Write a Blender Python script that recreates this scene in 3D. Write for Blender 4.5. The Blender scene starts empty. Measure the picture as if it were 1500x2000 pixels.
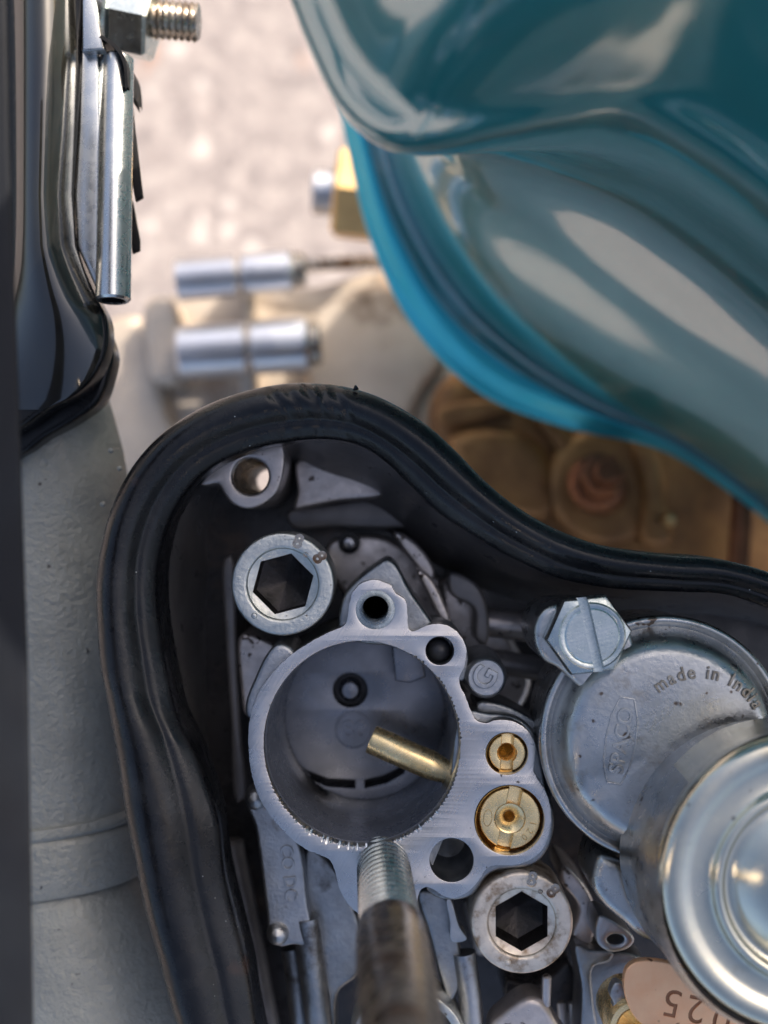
import bpy, bmesh, math, random
import numpy as np
from mathutils import Vector, Matrix
random.seed(7)
S = bpy.context.scene
C = S.collection
R = math.radians
PI = math.pi

# ------------------------------------------------------------------ camera
H = 16.0                       # centimetres from the lens to the carburettor face (1 unit = 1 cm)
S.unit_settings.scale_length = 0.01
cam_d = bpy.data.cameras.new('camera')
cam = bpy.data.objects.new('camera', cam_d)
C.objects.link(cam)
cam.location = (0, 0, H)
cam_d.sensor_fit = 'VERTICAL'
cam_d.sensor_height = 36
cam_d.lens = 18 / (6.6667 / H)
cam_d.clip_start = 0.5
cam_d.clip_end = 3000
cam_d.dof.use_dof = True
cam_d.dof.focus_distance = H - 0.15
cam_d.dof.aperture_fstop = 0.001 * cam_d.lens / (2 * 0.175)
S.camera = cam

# ------------------------------------------------------------------ light
SUN_EL, SUN_AZ = R(35), R(40)          # azimuth from +y towards +x
w = bpy.data.worlds.new('World')
S.world = w
w.use_nodes = True
nt = w.node_tree
bg = nt.nodes['Background']
sky = nt.nodes.new('ShaderNodeTexSky')
sky.sky_type = 'NISHITA'
sky.sun_disc = False
sky.sun_elevation = SUN_EL
sky.sun_rotation = SUN_AZ
sky.air_density = 0.8
sky.dust_density = 6.0
sky.ozone_density = 0.3
nt.links.new(sky.outputs[0], bg.inputs[0])
bg.inputs[1].default_value = 0.10
sl = bpy.data.lights.new('sun', 'SUN')
sl.energy = 2.3
sl.angle = R(0.6)
sl.color = (1, 0.9, 0.78)
sun = bpy.data.objects.new('sun', sl)
C.objects.link(sun)
sun.rotation_euler = (PI / 2 - SUN_EL, 0, PI - SUN_AZ)
sun.location = (20, 40, 60)
S.view_settings.view_transform = 'Standard'
S.view_settings.look = 'None'
S.view_settings.exposure = 1.5
S.view_settings.gamma = 1
S.cycles.max_bounces = 10
S.cycles.use_denoising = True

# ------------------------------------------------------------------ helpers
def W(px, py, z=0.0):
    """a point of the photograph (1500 x 2000) carried to its own height z"""
    s = (H - z) / H / 150.0
    return Vector(((px - 750) * s, (1000 - py) * s, z))
def WS(n, z=0.0):
    return n * (H - z) / H / 150.0

def origin_of(o):
    return Vector(o.location) if o else Vector((0, 0, 0))
WORLD = {}
def link(name, me, mat, parent=None, angle=35):
    co = np.empty(len(me.vertices) * 3)
    me.vertices.foreach_get('co', co)
    co = co.reshape(-1, 3)
    mn, mx = co.min(0), co.max(0)
    c = Vector(((mn[0] + mx[0]) / 2, (mn[1] + mx[1]) / 2, mn[2]))
    me.transform(Matrix.Translation(-c))
    me.name = name
    me.materials.clear()
    me.materials.append(mat)
    if angle is not None:
        me.shade_smooth()
        me.set_sharp_from_angle(angle=R(angle))
    o = bpy.data.objects.new(name, me)
    C.objects.link(o)
    pw = WORLD.get(parent.name, Vector()) if parent else Vector()
    o.location = c - pw
    WORLD[o.name] = c
    if parent:
        o.parent = parent
    return o
def mesh(name, verts, faces, mat, parent=None, angle=35):
    me = bpy.data.meshes.new(name)
    me.from_pydata([tuple(v) for v in verts], [], faces)
    me.validate()
    bm = bmesh.new(); bm.from_mesh(me)
    bmesh.ops.recalc_face_normals(bm, faces=bm.faces)
    bm.to_mesh(me); bm.free()
    return link(name, me, mat, parent, angle)
def thing(name, loc, label, cat, group=None):
    o = bpy.data.objects.new(name, None)
    C.objects.link(o)
    o.empty_display_size = 0.2
    o.location = loc
    WORLD[o.name] = Vector(loc)
    tag(o, label, cat, group)
    return o
def tag(o, label, cat, group=None):
    o['label'] = label
    o['category'] = cat
    if group: o['group'] = group
    return o

def join_data(parts):
    V, F = [], []
    for v, f in parts:
        n = len(V)
        V += [tuple(x) for x in v]
        F += [tuple(i + n for i in q) for q in f]
    return V, F

def spline(pts, n, closed=False, k=14):
    """Catmull-Rom through pts, n samples evenly along its length"""
    P = np.array([tuple(p) for p in pts], float)
    m = len(P)
    out = []
    segs = m if closed else m - 1
    for i in range(segs):
        if closed:
            p0, p1, p2, p3 = P[(i - 1) % m], P[i], P[(i + 1) % m], P[(i + 2) % m]
        else:
            p1, p2 = P[i], P[i + 1]
            p0 = P[i - 1] if i else 2 * p1 - p2
            p3 = P[i + 2] if i + 2 < m else 2 * p2 - p1
        d = [max(np.linalg.norm(b - a), 1e-6) ** 0.5 for a, b in ((p0, p1), (p1, p2), (p2, p3))]
        t0, t1 = 0, d[0]; t2 = t1 + d[1]; t3 = t2 + d[2]
        for t in np.linspace(t1, t2, k, endpoint=False):
            A1 = (t1 - t) / (t1 - t0) * p0 + (t - t0) / (t1 - t0) * p1
            A2 = (t2 - t) / (t2 - t1) * p1 + (t - t1) / (t2 - t1) * p2
            A3 = (t3 - t) / (t3 - t2) * p2 + (t - t2) / (t3 - t2) * p3
            B1 = (t2 - t) / (t2 - t0) * A1 + (t - t0) / (t2 - t0) * A2
            B2 = (t3 - t) / (t3 - t1) * A2 + (t - t1) / (t3 - t1) * A3
            out.append((t2 - t) / (t2 - t1) * B1 + (t - t1) / (t2 - t1) * B2)
    out.append(P[0] if closed else P[-1])
    out = np.array(out)
    L = np.r_[0, np.cumsum(np.linalg.norm(np.diff(out, axis=0), axis=1))]
    s = np.linspace(0, L[-1], n + 1 if closed else n)
    r = np.stack([np.interp(s, L, out[:, j]) for j in range(out.shape[1])], 1)
    return r[:-1] if closed else r

def grid_faces(nr, nc, wrap=False):
    F = []
    for i in range(nr - 1):
        for j in range(nc if wrap else nc - 1):
            j2 = (j + 1) % nc
            F.append((i * nc + j, i * nc + j2, (i + 1) * nc + j2, (i + 1) * nc + j))
    return F
def lathe_data(prof, c, segs=64, sx=1.0, sy=1.0, axis=None, up=None):
    V = []
    n = len(prof)
    for r, z in prof:
        r = max(r, 1e-4)
        for j in range(segs):
            a = 2 * PI * j / segs
            V.append(Vector((r * math.cos(a) * sx, r * math.sin(a) * sy, z)))
    if axis is not None:
        q = Vector((0, 0, 1)).rotation_difference(Vector(axis).normalized())
        V = [q @ v for v in V]
    V = [v + Vector((c[0], c[1], c[2] if len(c) > 2 else 0)) for v in V]
    F = grid_faces(n, segs, True)
    return V, F
def lathe(name, prof, c, mat, parent=None, segs=64, angle=35, **k):
    v, f = lathe_data(prof, c, segs, **k)
    return mesh(name, v, f, mat, parent, angle)
def disc_caps(V, F, n0, segs, first=True):
    F.append(tuple(range(n0, n0 + segs)))
def rod_data(a, b, r0, r1=None, segs=24, bev=0.0):
    a, b = Vector(a), Vector(b)
    r1 = r0 if r1 is None else r1
    L = (b - a).length
    prof = [(0, 0), (r0 - bev, 0), (r0, bev), (r1, L - bev), (r1 - bev, L), (0, L)]
    return lathe_data(prof, a, segs, axis=b - a)
def tube_data(path, rad, segs=16):
    P = [Vector(p) for p in path]
    V = []
    up = Vector((0.3, 0.2, 1)).normalized()
    for i, p in enumerate(P):
        t = (P[min(i + 1, len(P) - 1)] - P[max(i - 1, 0)]).normalized()
        x = t.cross(up).normalized(); y = x.cross(t).normalized()
        r = rad[i] if hasattr(rad, '__len__') else rad
        for j in range(segs):
            a = 2 * PI * j / segs
            V.append(p + (x * math.cos(a) + y * math.sin(a)) * r)
    F = grid_faces(len(P), segs, True)
    F.append(tuple(range(segs)))
    F.append(tuple(range((len(P) - 1) * segs, len(P) * segs)))
    return V, F
def box_data(x0, x1, y0, y1, z0, z1):
    V = [(x, y, z) for z in (z0, z1) for y in (y0, y1) for x in (x0, x1)]
    F = [(0, 1, 3, 2), (4, 5, 7, 6), (0, 1, 5, 4), (2, 3, 7, 6), (0, 2, 6, 4), (1, 3, 7, 5)]
    return V, F
def bevel_mesh(o, wd, seg=2, ang=30):
    bm = bmesh.new(); bm.from_mesh(o.data)
    es = [e for e in bm.edges if len(e.link_faces) == 2 and e.calc_face_angle(0) > R(ang)]
    bmesh.ops.bevel(bm, geom=es, offset=wd, segments=seg, affect='EDGES', profile=0.5, clamp_overlap=True)
    bm.to_mesh(o.data); bm.free()
    o.data.shade_smooth(); o.data.set_sharp_from_angle(angle=R(40))
    return o

def eval_mesh(ob):
    C.objects.link(ob)
    bpy.context.view_layer.update()
    dg = bpy.context.evaluated_depsgraph_get()
    me = bpy.data.meshes.new_from_object(ob.evaluated_get(dg))
    d = ob.data
    bpy.data.objects.remove(ob)
    if isinstance(d, bpy.types.Curve): bpy.data.curves.remove(d)
    return me
def prism_mesh(outer, holes, z0, z1, bevel=0.015, res=2):
    cu = bpy.data.curves.new('outline', 'CURVE')
    cu.dimensions = '2D'; cu.fill_mode = 'BOTH'
    for poly in [outer] + list(holes):
        sp = cu.splines.new('POLY')
        sp.points.add(len(poly) - 1)
        for p, q in zip(sp.points, poly): p.co = (q[0], q[1], 0, 1)
        sp.use_cyclic_u = True
    cu.extrude = max((z1 - z0) / 2 - bevel, 1e-4)
    cu.bevel_depth = bevel; cu.bevel_resolution = res; cu.offset = -bevel
    me = eval_mesh(bpy.data.objects.new('outline', cu))
    me.transform(Matrix.Translation((0, 0, (z0 + z1) / 2)))
    bm = bmesh.new(); bm.from_mesh(me)
    bmesh.ops.remove_doubles(bm, verts=bm.verts, dist=1e-4)
    bm.to_mesh(me); bm.free()
    return me
def prism(name, outer, holes, z0, z1, mat, parent=None, bevel=0.015, res=2, angle=30):
    return link(name, prism_mesh(outer, holes, z0, z1, bevel, res), mat, parent, angle)
def text_mesh(txt, size, depth, bevel=0.0, off=0.0):
    cu = bpy.data.curves.new('lettering', 'FONT')
    cu.body = txt; cu.size = size; cu.extrude = depth; cu.align_x = 'CENTER'; cu.align_y = 'CENTER'
    cu.bevel_depth = bevel; cu.offset = off; cu.resolution_u = 4
    return eval_mesh(bpy.data.objects.new('lettering', cu))
def place(me, loc, rz=0.0, sx=1.0, sy=1.0):
    me.transform(Matrix.Translation(loc) @ Matrix.Rotation(rz, 4, 'Z') @ Matrix.Diagonal((sx, sy, 1, 1)))
    return me
def merge_meshes(ms):
    bm = bmesh.new()
    for m in ms: bm.from_mesh(m)
    me = bpy.data.meshes.new('merged'); bm.to_mesh(me); bm.free()
    return me
def carve(o, cutter_me):
    """cut the shape of a mesh (world coordinates) out of object o for good"""
    k = bpy.data.objects.new('cutter', cutter_me); C.objects.link(k)
    md = o.modifiers.new('cut', 'BOOLEAN'); md.operation = 'DIFFERENCE'; md.solver = 'EXACT'; md.object = k
    md.use_self = True
    p = o.parent; o.parent = None; l = o.location.copy(); o.location = WORLD[o.name]
    bpy.context.view_layer.update()
    dg = bpy.context.evaluated_depsgraph_get()
    me = bpy.data.meshes.new_from_object(o.evaluated_get(dg))
    o.modifiers.clear(); o.data = me; o.parent = p; o.location = l
    bpy.data.objects.remove(k)
    me.shade_smooth(); me.set_sharp_from_angle(angle=R(30))
def circ(c, r, n=48, sx=1, sy=1, a0=0, a1=2 * PI):
    full = abs(a1 - a0 - 2 * PI) < 1e-6
    return [(c[0] + r * sx * math.cos(a), c[1] + r * sy * math.sin(a)) for a in np.linspace(a0, a1, n, endpoint=not full)]
def pxs(pts, z): return [tuple(W(x, y, z))[:2] for x, y in pts]

# ------------------------------------------------------------------ materials
def material(name, c1, c2=None, metal=0.0, rough=0.4, rvar=0.15, nscale=3.0, bump=0.1, bscale=25.0, bdist=0.02,
             coat=0.0, scratch=None, speck=None, spots=None, spec=0.5, aniso=0.0, stain=None):
    m = bpy.data.materials.new(name)
    m.use_nodes = True
    t = m.node_tree; N = t.nodes; L = t.links
    b = N['Principled BSDF']
    b.inputs['Metallic'].default_value = metal
    b.inputs['Specular IOR Level'].default_value = spec
    b.inputs['Coat Weight'].default_value = coat
    b.inputs['Coat Roughness'].default_value = 0.04
    tc = N.new('ShaderNodeTexCoord')
    def noise(sc, det=6, rg=0.6, vec=None):
        n = N.new('ShaderNodeTexNoise'); n.inputs['Scale'].default_value = sc
        n.inputs['Detail'].default_value = det; n.inputs['Roughness'].default_value = rg
        L.new(vec or tc.outputs['Object'], n.inputs['Vector'])
        return n.outputs['Fac']
    def ramp(f, a, bb, ca=0.0, cb=1.0):
        r = N.new('ShaderNodeMapRange'); r.inputs['From Min'].default_value = a; r.inputs['From Max'].default_value = bb
        r.inputs['To Min'].default_value = ca; r.inputs['To Max'].default_value = cb
        L.new(f, r.inputs['Value']); return r.outputs['Result']
    def mix(f, A, B):
        x = N.new('ShaderNodeMix'); x.data_type = 'RGBA'
        L.new(f, x.inputs['Factor'])
        for v, i in ((A, 6), (B, 7)):
            if isinstance(v, tuple): x.inputs[i].default_value = (*v, 1)
            else: L.new(v, x.inputs[i])
        return x.outputs[2]
    c2 = c2 or tuple(x * 0.75 for x in c1)
    col = mix(ramp(noise(nscale), 0.35, 0.65), c1, c2)
    rgh = ramp(noise(nscale * 2.3, 5), 0.3, 0.7, max(rough - rvar, 0.02), rough + rvar)
    if stain:                      # (colour, scale, threshold)
        f = ramp(noise(stain[1], 8, 0.7), stain[2], stain[2] + 0.12)
        col = mix(f, col, stain[0])
    if spots:                      # small dark pits (colour, scale, threshold)
        f = ramp(noise(spots[1], 2, 0.5), spots[2], spots[2] + 0.04)
        col = mix(f, col, spots[0])
    if speck:                      # pale dust (colour, scale, size)
        v = N.new('ShaderNodeTexVoronoi'); v.inputs['Scale'].default_value = speck[1]
        L.new(tc.outputs['Object'], v.inputs['Vector'])
        r1 = ramp(v.outputs['Distance'], speck[2], speck[2] * 0.5)
        sep = N.new('ShaderNodeSeparateColor'); L.new(v.outputs['Color'], sep.inputs[0])
        r2 = ramp(sep.outputs[0], 0.72, 0.8)
        mm = N.new('ShaderNodeMath'); mm.operation = 'MULTIPLY'; L.new(r1, mm.inputs[0]); L.new(r2, mm.inputs[1])
        col = mix(mm.outputs[0], col, speck[0])
        a = N.new('ShaderNodeMath'); a.operation = 'MAXIMUM'
        x = N.new('ShaderNodeMath'); x.operation = 'MULTIPLY'; L.new(mm.outputs[0], x.inputs[0]); x.inputs[1].default_value = 0.8
        L.new(x.outputs[0], a.inputs[0]); L.new(rgh, a.inputs[1]); rgh = a.outputs[0]
    L.new(col, b.inputs['Base Color'])
    L.new(rgh, b.inputs['Roughness'])
    nrm = None
    if bump:
        bp = N.new('ShaderNodeBump'); bp.inputs['Strength'].default_value = bump; bp.inputs['Distance'].default_value = bdist
        L.new(noise(bscale, 4, 0.6), bp.inputs['Height']); nrm = bp.outputs[0]
    if scratch:                    # (strength, angle, length scale, width scale)
        mp = N.new('ShaderNodeMapping'); mp.vector_type = 'TEXTURE'
        mp.inputs['Rotation'].default_value = (0, 0, scratch[1])
        mp.inputs['Scale'].default_value = (1 / scratch[2], 1 / scratch[3], 1)
        L.new(tc.outputs['Object'], mp.inputs['Vector'])
        bp = N.new('ShaderNodeBump'); bp.inputs['Strength'].default_value = scratch[0]; bp.inputs['Distance'].default_value = 0.01
        L.new(noise(1.0, 3, 0.6, mp.outputs[0]), bp.inputs['Height'])
        if nrm: L.new(nrm, bp.inputs['Normal'])
        nrm = bp.outputs[0]
    if nrm: L.new(nrm, b.inputs['Normal'])
    return m

M = {}
M['face'] = material('machined_zinc', (0.645, 0.625, 0.615), (0.555, 0.535, 0.525), 1, 0.30, 0.07, 2.2, 0.08, 50, scratch=(0.6, R(58), 1.2, 45), spots=((0.12, 0.11, 0.1), 9, 0.73))
M['mouth'] = material('freshly_cut_edge', (0.78, 0.80, 0.84), (0.7, 0.72, 0.76), 1, 0.30, 0.05, 3, 0.05, 60)
M['cast'] = material('cast_zinc', (0.50, 0.51, 0.52), (0.36, 0.37, 0.39), 1, 0.42, 0.1, 2.5, 0.35, 22, stain=((0.20, 0.17, 0.14), 2.2, 0.60))
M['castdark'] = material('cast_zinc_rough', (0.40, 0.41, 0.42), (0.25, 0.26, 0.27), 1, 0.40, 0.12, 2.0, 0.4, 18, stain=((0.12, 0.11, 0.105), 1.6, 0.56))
M['cover'] = material('cover_alloy', (0.50, 0.51, 0.51), (0.40, 0.41, 0.41), 1, 0.31, 0.10, 1.8, 0.24, 15, spots=((0.14, 0.11, 0.09), 5, 0.69), stain=((0.33, 0.31, 0.28), 1.3, 0.53))
M['dirtyletter'] = material('grimy_letter_alloy', (0.45, 0.41, 0.35), (0.28, 0.24, 0.19), 0.95, 0.42, 0.1, 6, 0.2, 20)
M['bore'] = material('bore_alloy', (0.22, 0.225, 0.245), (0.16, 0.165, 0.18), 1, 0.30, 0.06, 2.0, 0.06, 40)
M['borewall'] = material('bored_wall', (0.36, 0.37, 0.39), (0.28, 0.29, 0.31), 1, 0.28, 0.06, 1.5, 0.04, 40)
M['zinc'] = material('zinc_plate', (0.66, 0.66, 0.61), (0.54, 0.55, 0.52), 1, 0.40, 0.10, 6, 0.45, 17, spots=((0.2, 0.18, 0.15), 9, 0.72))
M['zincwarm'] = material('zinc_plate_stained_warmlit', (0.80, 0.71, 0.60), (0.60, 0.52, 0.43), 0.8, 0.45, 0.08, 5, 0.4, 18, stain=((0.30, 0.20, 0.12), 2.4, 0.50))  # warm light put into the base colour, plus a brown stain
M['zincblue'] = material('blue_zinc_plate', (0.62, 0.66, 0.64), (0.50, 0.56, 0.55), 1, 0.22, 0.08, 4, 0.14, 26, scratch=(0.3, R(20), 4, 30), stain=((0.35, 0.32, 0.25), 2.6, 0.60))
M['cap'] = material('bright_zinc_cap', (0.70, 0.66, 0.53), (0.60, 0.59, 0.51), 1, 0.21, 0.07, 2.0, 0.06, 60, spots=((0.25, 0.22, 0.2), 7, 0.72), scratch=(0.10, R(35), 3, 30), stain=((0.50, 0.46, 0.34), 0.9, 0.55))
M['steel'] = material('oily_steel', (0.50, 0.46, 0.40), (0.30, 0.255, 0.21), 1, 0.27, 0.12, 3, 0.25, 14, stain=((0.17, 0.10, 0.06), 1.8, 0.50))
M['thread'] = material('thread_steel', (0.72, 0.75, 0.76), (0.6, 0.63, 0.64), 1, 0.27, 0.06, 4, 0.06, 40)
M['hole'] = material('dark_hole', (0.05, 0.05, 0.055), (0.03, 0.03, 0.03), 0.6, 0.4, 0.1, 6, 0.2, 30)  # darker than the metal round the holes
M['socket'] = material('dark_socket', (0.035, 0.03, 0.032), (0.022, 0.02, 0.018), 0.5, 0.38, 0.1, 6, 0.4, 16)  # much darker than the bolt head around it
M['brass'] = material('brass', (1.0, 0.77, 0.42), (0.93, 0.69, 0.34), 0.9, 0.27, 0.07, 5, 0.08, 40)
M['brassdark'] = material('aged_brass', (0.62, 0.44, 0.20), (0.45, 0.30, 0.13), 1, 0.3, 0.07, 5, 0.1, 40)
M['copper'] = material('copper_plate', (1.0, 0.60, 0.34), (0.97, 0.52, 0.28), 0.7, 0.42, 0.06, 3, 0.08, 40, spots=((0.22, 0.10, 0.06), 4.5, 0.69))
M['copperdark'] = material('copper_tarnish', (0.40, 0.20, 0.11), (0.28, 0.13, 0.07), 1, 0.35, 0.08, 3, 0.1, 40)
M['rubber'] = material('black_rubber', (0.006, 0.0065, 0.008), (0.004, 0.004, 0.005), 0, 0.28, 0.10, 1.6, 0.30, 11, 0.015, spec=0.42, speck=((0.40, 0.42, 0.41), 7, 0.075), stain=((0.013, 0.0135, 0.015), 0.6, 0.50), spots=((0.03, 0.018, 0.015), 1.1, 0.70))
M['boxwall'] = material('carburettor_box_paint', (0.20, 0.19, 0.19), (0.13, 0.122, 0.122), 0.3, 0.33, 0.08, 1.2, 0.1, 15)
M['boxfloor'] = material('dark_box_floor', (0.06, 0.055, 0.055), (0.03, 0.028, 0.028), 0.2, 0.30, 0.12, 1.2, 0.25, 10, stain=((0.10, 0.075, 0.06), 0.9, 0.56))  # floor darker than the box walls
M['boxcast'] = material('carburettor_box_casting', (0.66, 0.60, 0.57), (0.46, 0.42, 0.40), 0.75, 0.36, 0.1, 2.5, 0.25, 16, spots=((0.10, 0.08, 0.07), 7, 0.66))
M['teal'] = material('teal_metallic_paint', (0.020, 0.265, 0.30), (0.022, 0.28, 0.315), 0.4, 0.36, 0.05, 0.7, 0.05, 9, 0.01, coat=1.0, spec=0.4, speck=((0.3, 0.36, 0.38), 7, 0.03))
M['teal'].node_tree.nodes['Principled BSDF'].inputs['Coat IOR'].default_value = 3.6
M['teal'].node_tree.nodes['Principled BSDF'].inputs['Coat Roughness'].default_value = 0.09
M['teallip_lit'] = material('teal_lip_lit_copy', (0.030, 0.45, 0.60), (0.033, 0.48, 0.63), 0.6, 0.38, 0.05, 0.9, 0.06, 30, coat=0.35, speck=((0.3, 0.36, 0.38), 7, 0.03))  # same teal as the panel, brightened: light on the lip put into the colour
M['chrome'] = material('polished_steel', (0.68, 0.70, 0.70), (0.62, 0.64, 0.64), 1, 0.27, 0.05, 2, 0.02, 30, scratch=(0.05, R(5), 40, 1.5))
M['blackgloss'] = material('black_gloss_paint', (0.010, 0.011, 0.013), (0.007, 0.007, 0.008), 0, 0.24, 0.05, 2, 0.05, 14, spec=0.3, speck=((0.25, 0.26, 0.25), 5, 0.03))
M['darkchrome'] = material('deep_black_lacquer', (0.014, 0.014, 0.011), (0.009, 0.009, 0.009), 0, 0.2, 0.06, 1.2, 0.04, 9, coat=1.0)
M['darkchrome'].node_tree.nodes['Principled BSDF'].inputs['Coat IOR'].default_value = 1.65
M['blackedge'] = material('black_sheet', (0.008, 0.0085, 0.010), None, 0, 0.5, 0.1, 2, 0.1, 14, spec=0.2)
M['frame'] = material('dark_frame_paint', (0.012, 0.014, 0.018), (0.009, 0.010, 0.013), 0, 0.6, 0.1, .6, 0.05, 14, spec=0.15)
M['greytube'] = material('grey_hammered_paint', (0.26, 0.275, 0.262), (0.21, 0.222, 0.212), 0.15, 0.44, 0.08, 1.5, 1.0, 11, 0.04, spots=((0.05, 0.05, 0.05), 5, 0.72), coat=0.15)
M['engine'] = material('engine_alloy', (0.62, 0.54, 0.45), (0.48, 0.41, 0.34), 0.5, 0.5, 0.1, 0.7, 0.5, 5, stain=((0.20, 0.15, 0.11), 0.45, 0.55))
M['engdark'] = material('warm_lit_engine_alloy', (0.40, 0.195, 0.065), (0.17, 0.078, 0.028), 0.4, 0.5, 0.1, 0.9, 0.35, 5)  # orange-brown of bounced light put into the alloy's base colour
M['engbolt'] = material('engine_bolt_zinc', (0.75, 0.76, 0.80), (0.65, 0.66, 0.70), 1, 0.34, 0.05, .6)
M['rust'] = material('rusty_copper_bolt', (0.26, 0.10, 0.042), (0.11, 0.045, 0.022), 0.7, 0.4, 0.1, 1.5, 0.3, 8)
M['yellowzinc'] = material('yellow_zinc', (0.80, 0.55, 0.25), (0.7, 0.45, 0.2), 0.9, 0.35, 0.08, 2, 0.1, 10)
M['ground'] = material('pale_gravel_concrete', (0.40, 0.355, 0.335), (0.21, 0.185, 0.185), 0, 0.85, 0.1, 1.0, 0.6, 1.6, 0.3, stain=((0.13, 0.115, 0.12), 0.8, 0.57), speck=((0.56, 0.51, 0.48), 0.75, 0.40), spots=((0.36, 0.24, 0.19), 0.35, 0.66))

# ------------------------------------------------------------------ the ground
g = mesh('ground', [(-1500, -1500, -48), (1500, -1500, -48), (1500, 1500, -48), (-1500, 1500, -48)], [(0, 1, 2, 3)], M['ground'], None, None)
g['kind'] = 'structure'

# ------------------------------------------------------------------ engine behind and below
eng = thing('engine_casing', W(620, 700, -13), 'pale cast alloy engine casing, out of focus below the cowl edge', 'engine')
ze = -13.0
cc = prism('crankcase', spline([tuple(W(*p, ze))[:2] for p in [(300, 600), (420, 545), (600, 560), (760, 520), (900, 560), (1200, 700), (1700, 900), (1800, 1500), (1500, 2200), (600, 2300), (120, 2000), (160, 1300), (230, 900)]], 120, True), [circ(W(517, 943, ze), .9, 32)], ze - 4, ze, M['engine'], eng, 0.4, 4)
prism('raised_web', spline(pxs([(590, 640), (700, 560), (800, 560), (870, 700), (830, 760), (760, 900), (560, 900), (600, 760)], ze + .6), 60, True), [], ze - 0.3, ze + 0.6, M['engine'], eng, 0.25, 4)
prism('joint_flange', spline(pxs([(470, 500), (495, 500), (492, 620), (500, 760), (498, 900), (476, 900), (474, 620)], ze + 1.2), 50, True), [], ze - 1, ze + 1.3, M['engine'], eng, 0.1, 3)
prism('end_flange', spline(pxs([(285, 590), (330, 580), (352, 640), (350, 745), (300, 745), (285, 680)], ze + 1.3), 50, True), [], ze - 1, ze + 1.4, M['engine'], eng, 0.18, 3)
prism('lower_boss', spline(pxs([(190, 640), (280, 620), (330, 800), (360, 900), (240, 1000), (180, 900)], ze + .5), 50, True), [], ze - 1.5, ze + .6, M['engine'], eng, 0.3, 4)
v, f = rod_data(W(1000, 500, -14), W(590, 518, -14), 0.16)
mesh('tie_rod', v, f, M['steel'], eng)
zd = -9.5
prism('brown_cover', spline(pxs([(850, 760), (940, 700), (1080, 700), (1250, 760), (1450, 840), (1650, 950), (1700, 1200), (1200, 1250), (1000, 1150), (880, 1000), (850, 880)], zd), 90, True), [], zd - 3, zd, M['engdark'], eng, 0.5, 5)
prism('cover_rib', spline(pxs([(855, 800), (960, 782), (1000, 800), (960, 815), (862, 830)], zd + .3), 40, True), [], zd - .5, zd + .35, M['engdark'], eng, 0.12, 3)
prism('slanted_rib', spline(pxs([(1050, 815), (1085, 815), (1135, 900), (1120, 930), (1085, 870)], zd + .4), 40, True), [], zd - .5, zd + .45, M['engdark'], eng, 0.12, 3)
prism('bolt_boss', circ(W(1190, 945, zd + .5), WS(118, zd), 40), [], zd - .5, zd + .5, M['engdark'], eng, .3, 5)
prism('boss_rib', spline(pxs([(1235, 850), (1275, 850), (1300, 960), (1310, 1060), (1260, 1060), (1255, 960)], zd + .7), 40, True), [], zd - .5, zd + .75, M['engdark'], eng, .18, 4)
prism('cover_swell', spline(pxs([(880, 850), (960, 830), (1040, 850), (1090, 920), (1080, 1010), (980, 1000), (900, 930)], zd + .4), 40, True), [], zd - .5, zd + .45, M['engdark'], eng, .4, 6)
v, f = rod_data(W(1455, 920, -8.5), W(1440, 1130, -8.5), 0.22)
mesh('pipe', v, f, M['rust'], eng)

def casing_bolt(a, b, r, label):
    a, b = Vector(a), Vector(b)
    t = thing('casing_bolt', a, label, 'bolt', 'bright bolts across the engine joint')
    d = (b - a); L = d.length; u = d.normalized()
    v, f = rod_data(a, a + u * L * .52, r, segs=32, bev=.05); mesh('nut', v, f, M['engbolt'], t)
    v, f = rod_data(a + u * L * .55, b, r * 1.02, segs=32, bev=.08); mesh('head', v, f, M['engbolt'], t)
    v, f = rod_data(b - u * .02, b + u * .25, r * .82, segs=32, bev=.05); mesh('end_face', v, f, M['steel'], t)
casing_bolt(W(345, 548, -11.2), W(575, 528, -11.2), WS(41, -11.2), 'silver casing bolt nearest the bare concrete, upper of the two')
casing_bolt(W(350, 690, -11.2), W(605, 672, -11.2), WS(52, -11.2), 'thicker silver casing bolt just above the rubber gasket, lower of the two')

ob = thing('copper_bolt', W(1190, 935, -8.1), 'rusty copper-coloured bolt in the dark gap under the cowl', 'bolt')
v, f = rod_data(W(1175, 955, -9.3), W(1165, 940, -7.7), WS(56, -7.9), segs=40, bev=.12); mesh('collar', v, f, M['rust'], ob)
v, f = rod_data(W(1172, 945, -7.8), W(1178, 925, -7.0), WS(44, -7.5), segs=6, bev=.06); mesh('hex_head', v, f, M['rust'], ob, 20)
v, f = rod_data(W(1182, 930, -7.05), W(1186, 920, -6.7), WS(24, -6.9), segs=24, bev=.04); mesh('bolt_end', v, f, M['rust'], ob)
sb = thing('small_screw', W(1308, 1015, -8.1), 'small round pale screw right of the copper bolt', 'screw')
lathe('head', [(0, .12), (.1, .1), (.15, 0), (.15, -.1)], W(1308, 1015, -7.9), M['brassdark'], sb, 24)
lathe('shank', [(.08, -.1), (.08, -3.9)], W(1308, 1015, -7.9), M['steel'], sb, 16)

yn = thing('yellow_nut', W(660, 380, -12), 'yellow zinc hex nut with bright stud end beside the cowl lip', 'nut')
v, f = rod_data(W(655, 378, -12), W(745, 388, -12), WS(92, -12), segs=6, bev=.08); mesh('nut_body', v, f, M['yellowzinc'], yn, 20)
v, f = rod_data(W(610, 374, -12), W(660, 378, -12), WS(44, -12), segs=24, bev=.06); mesh('stud_end', v, f, M['engbolt'], yn)

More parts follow.
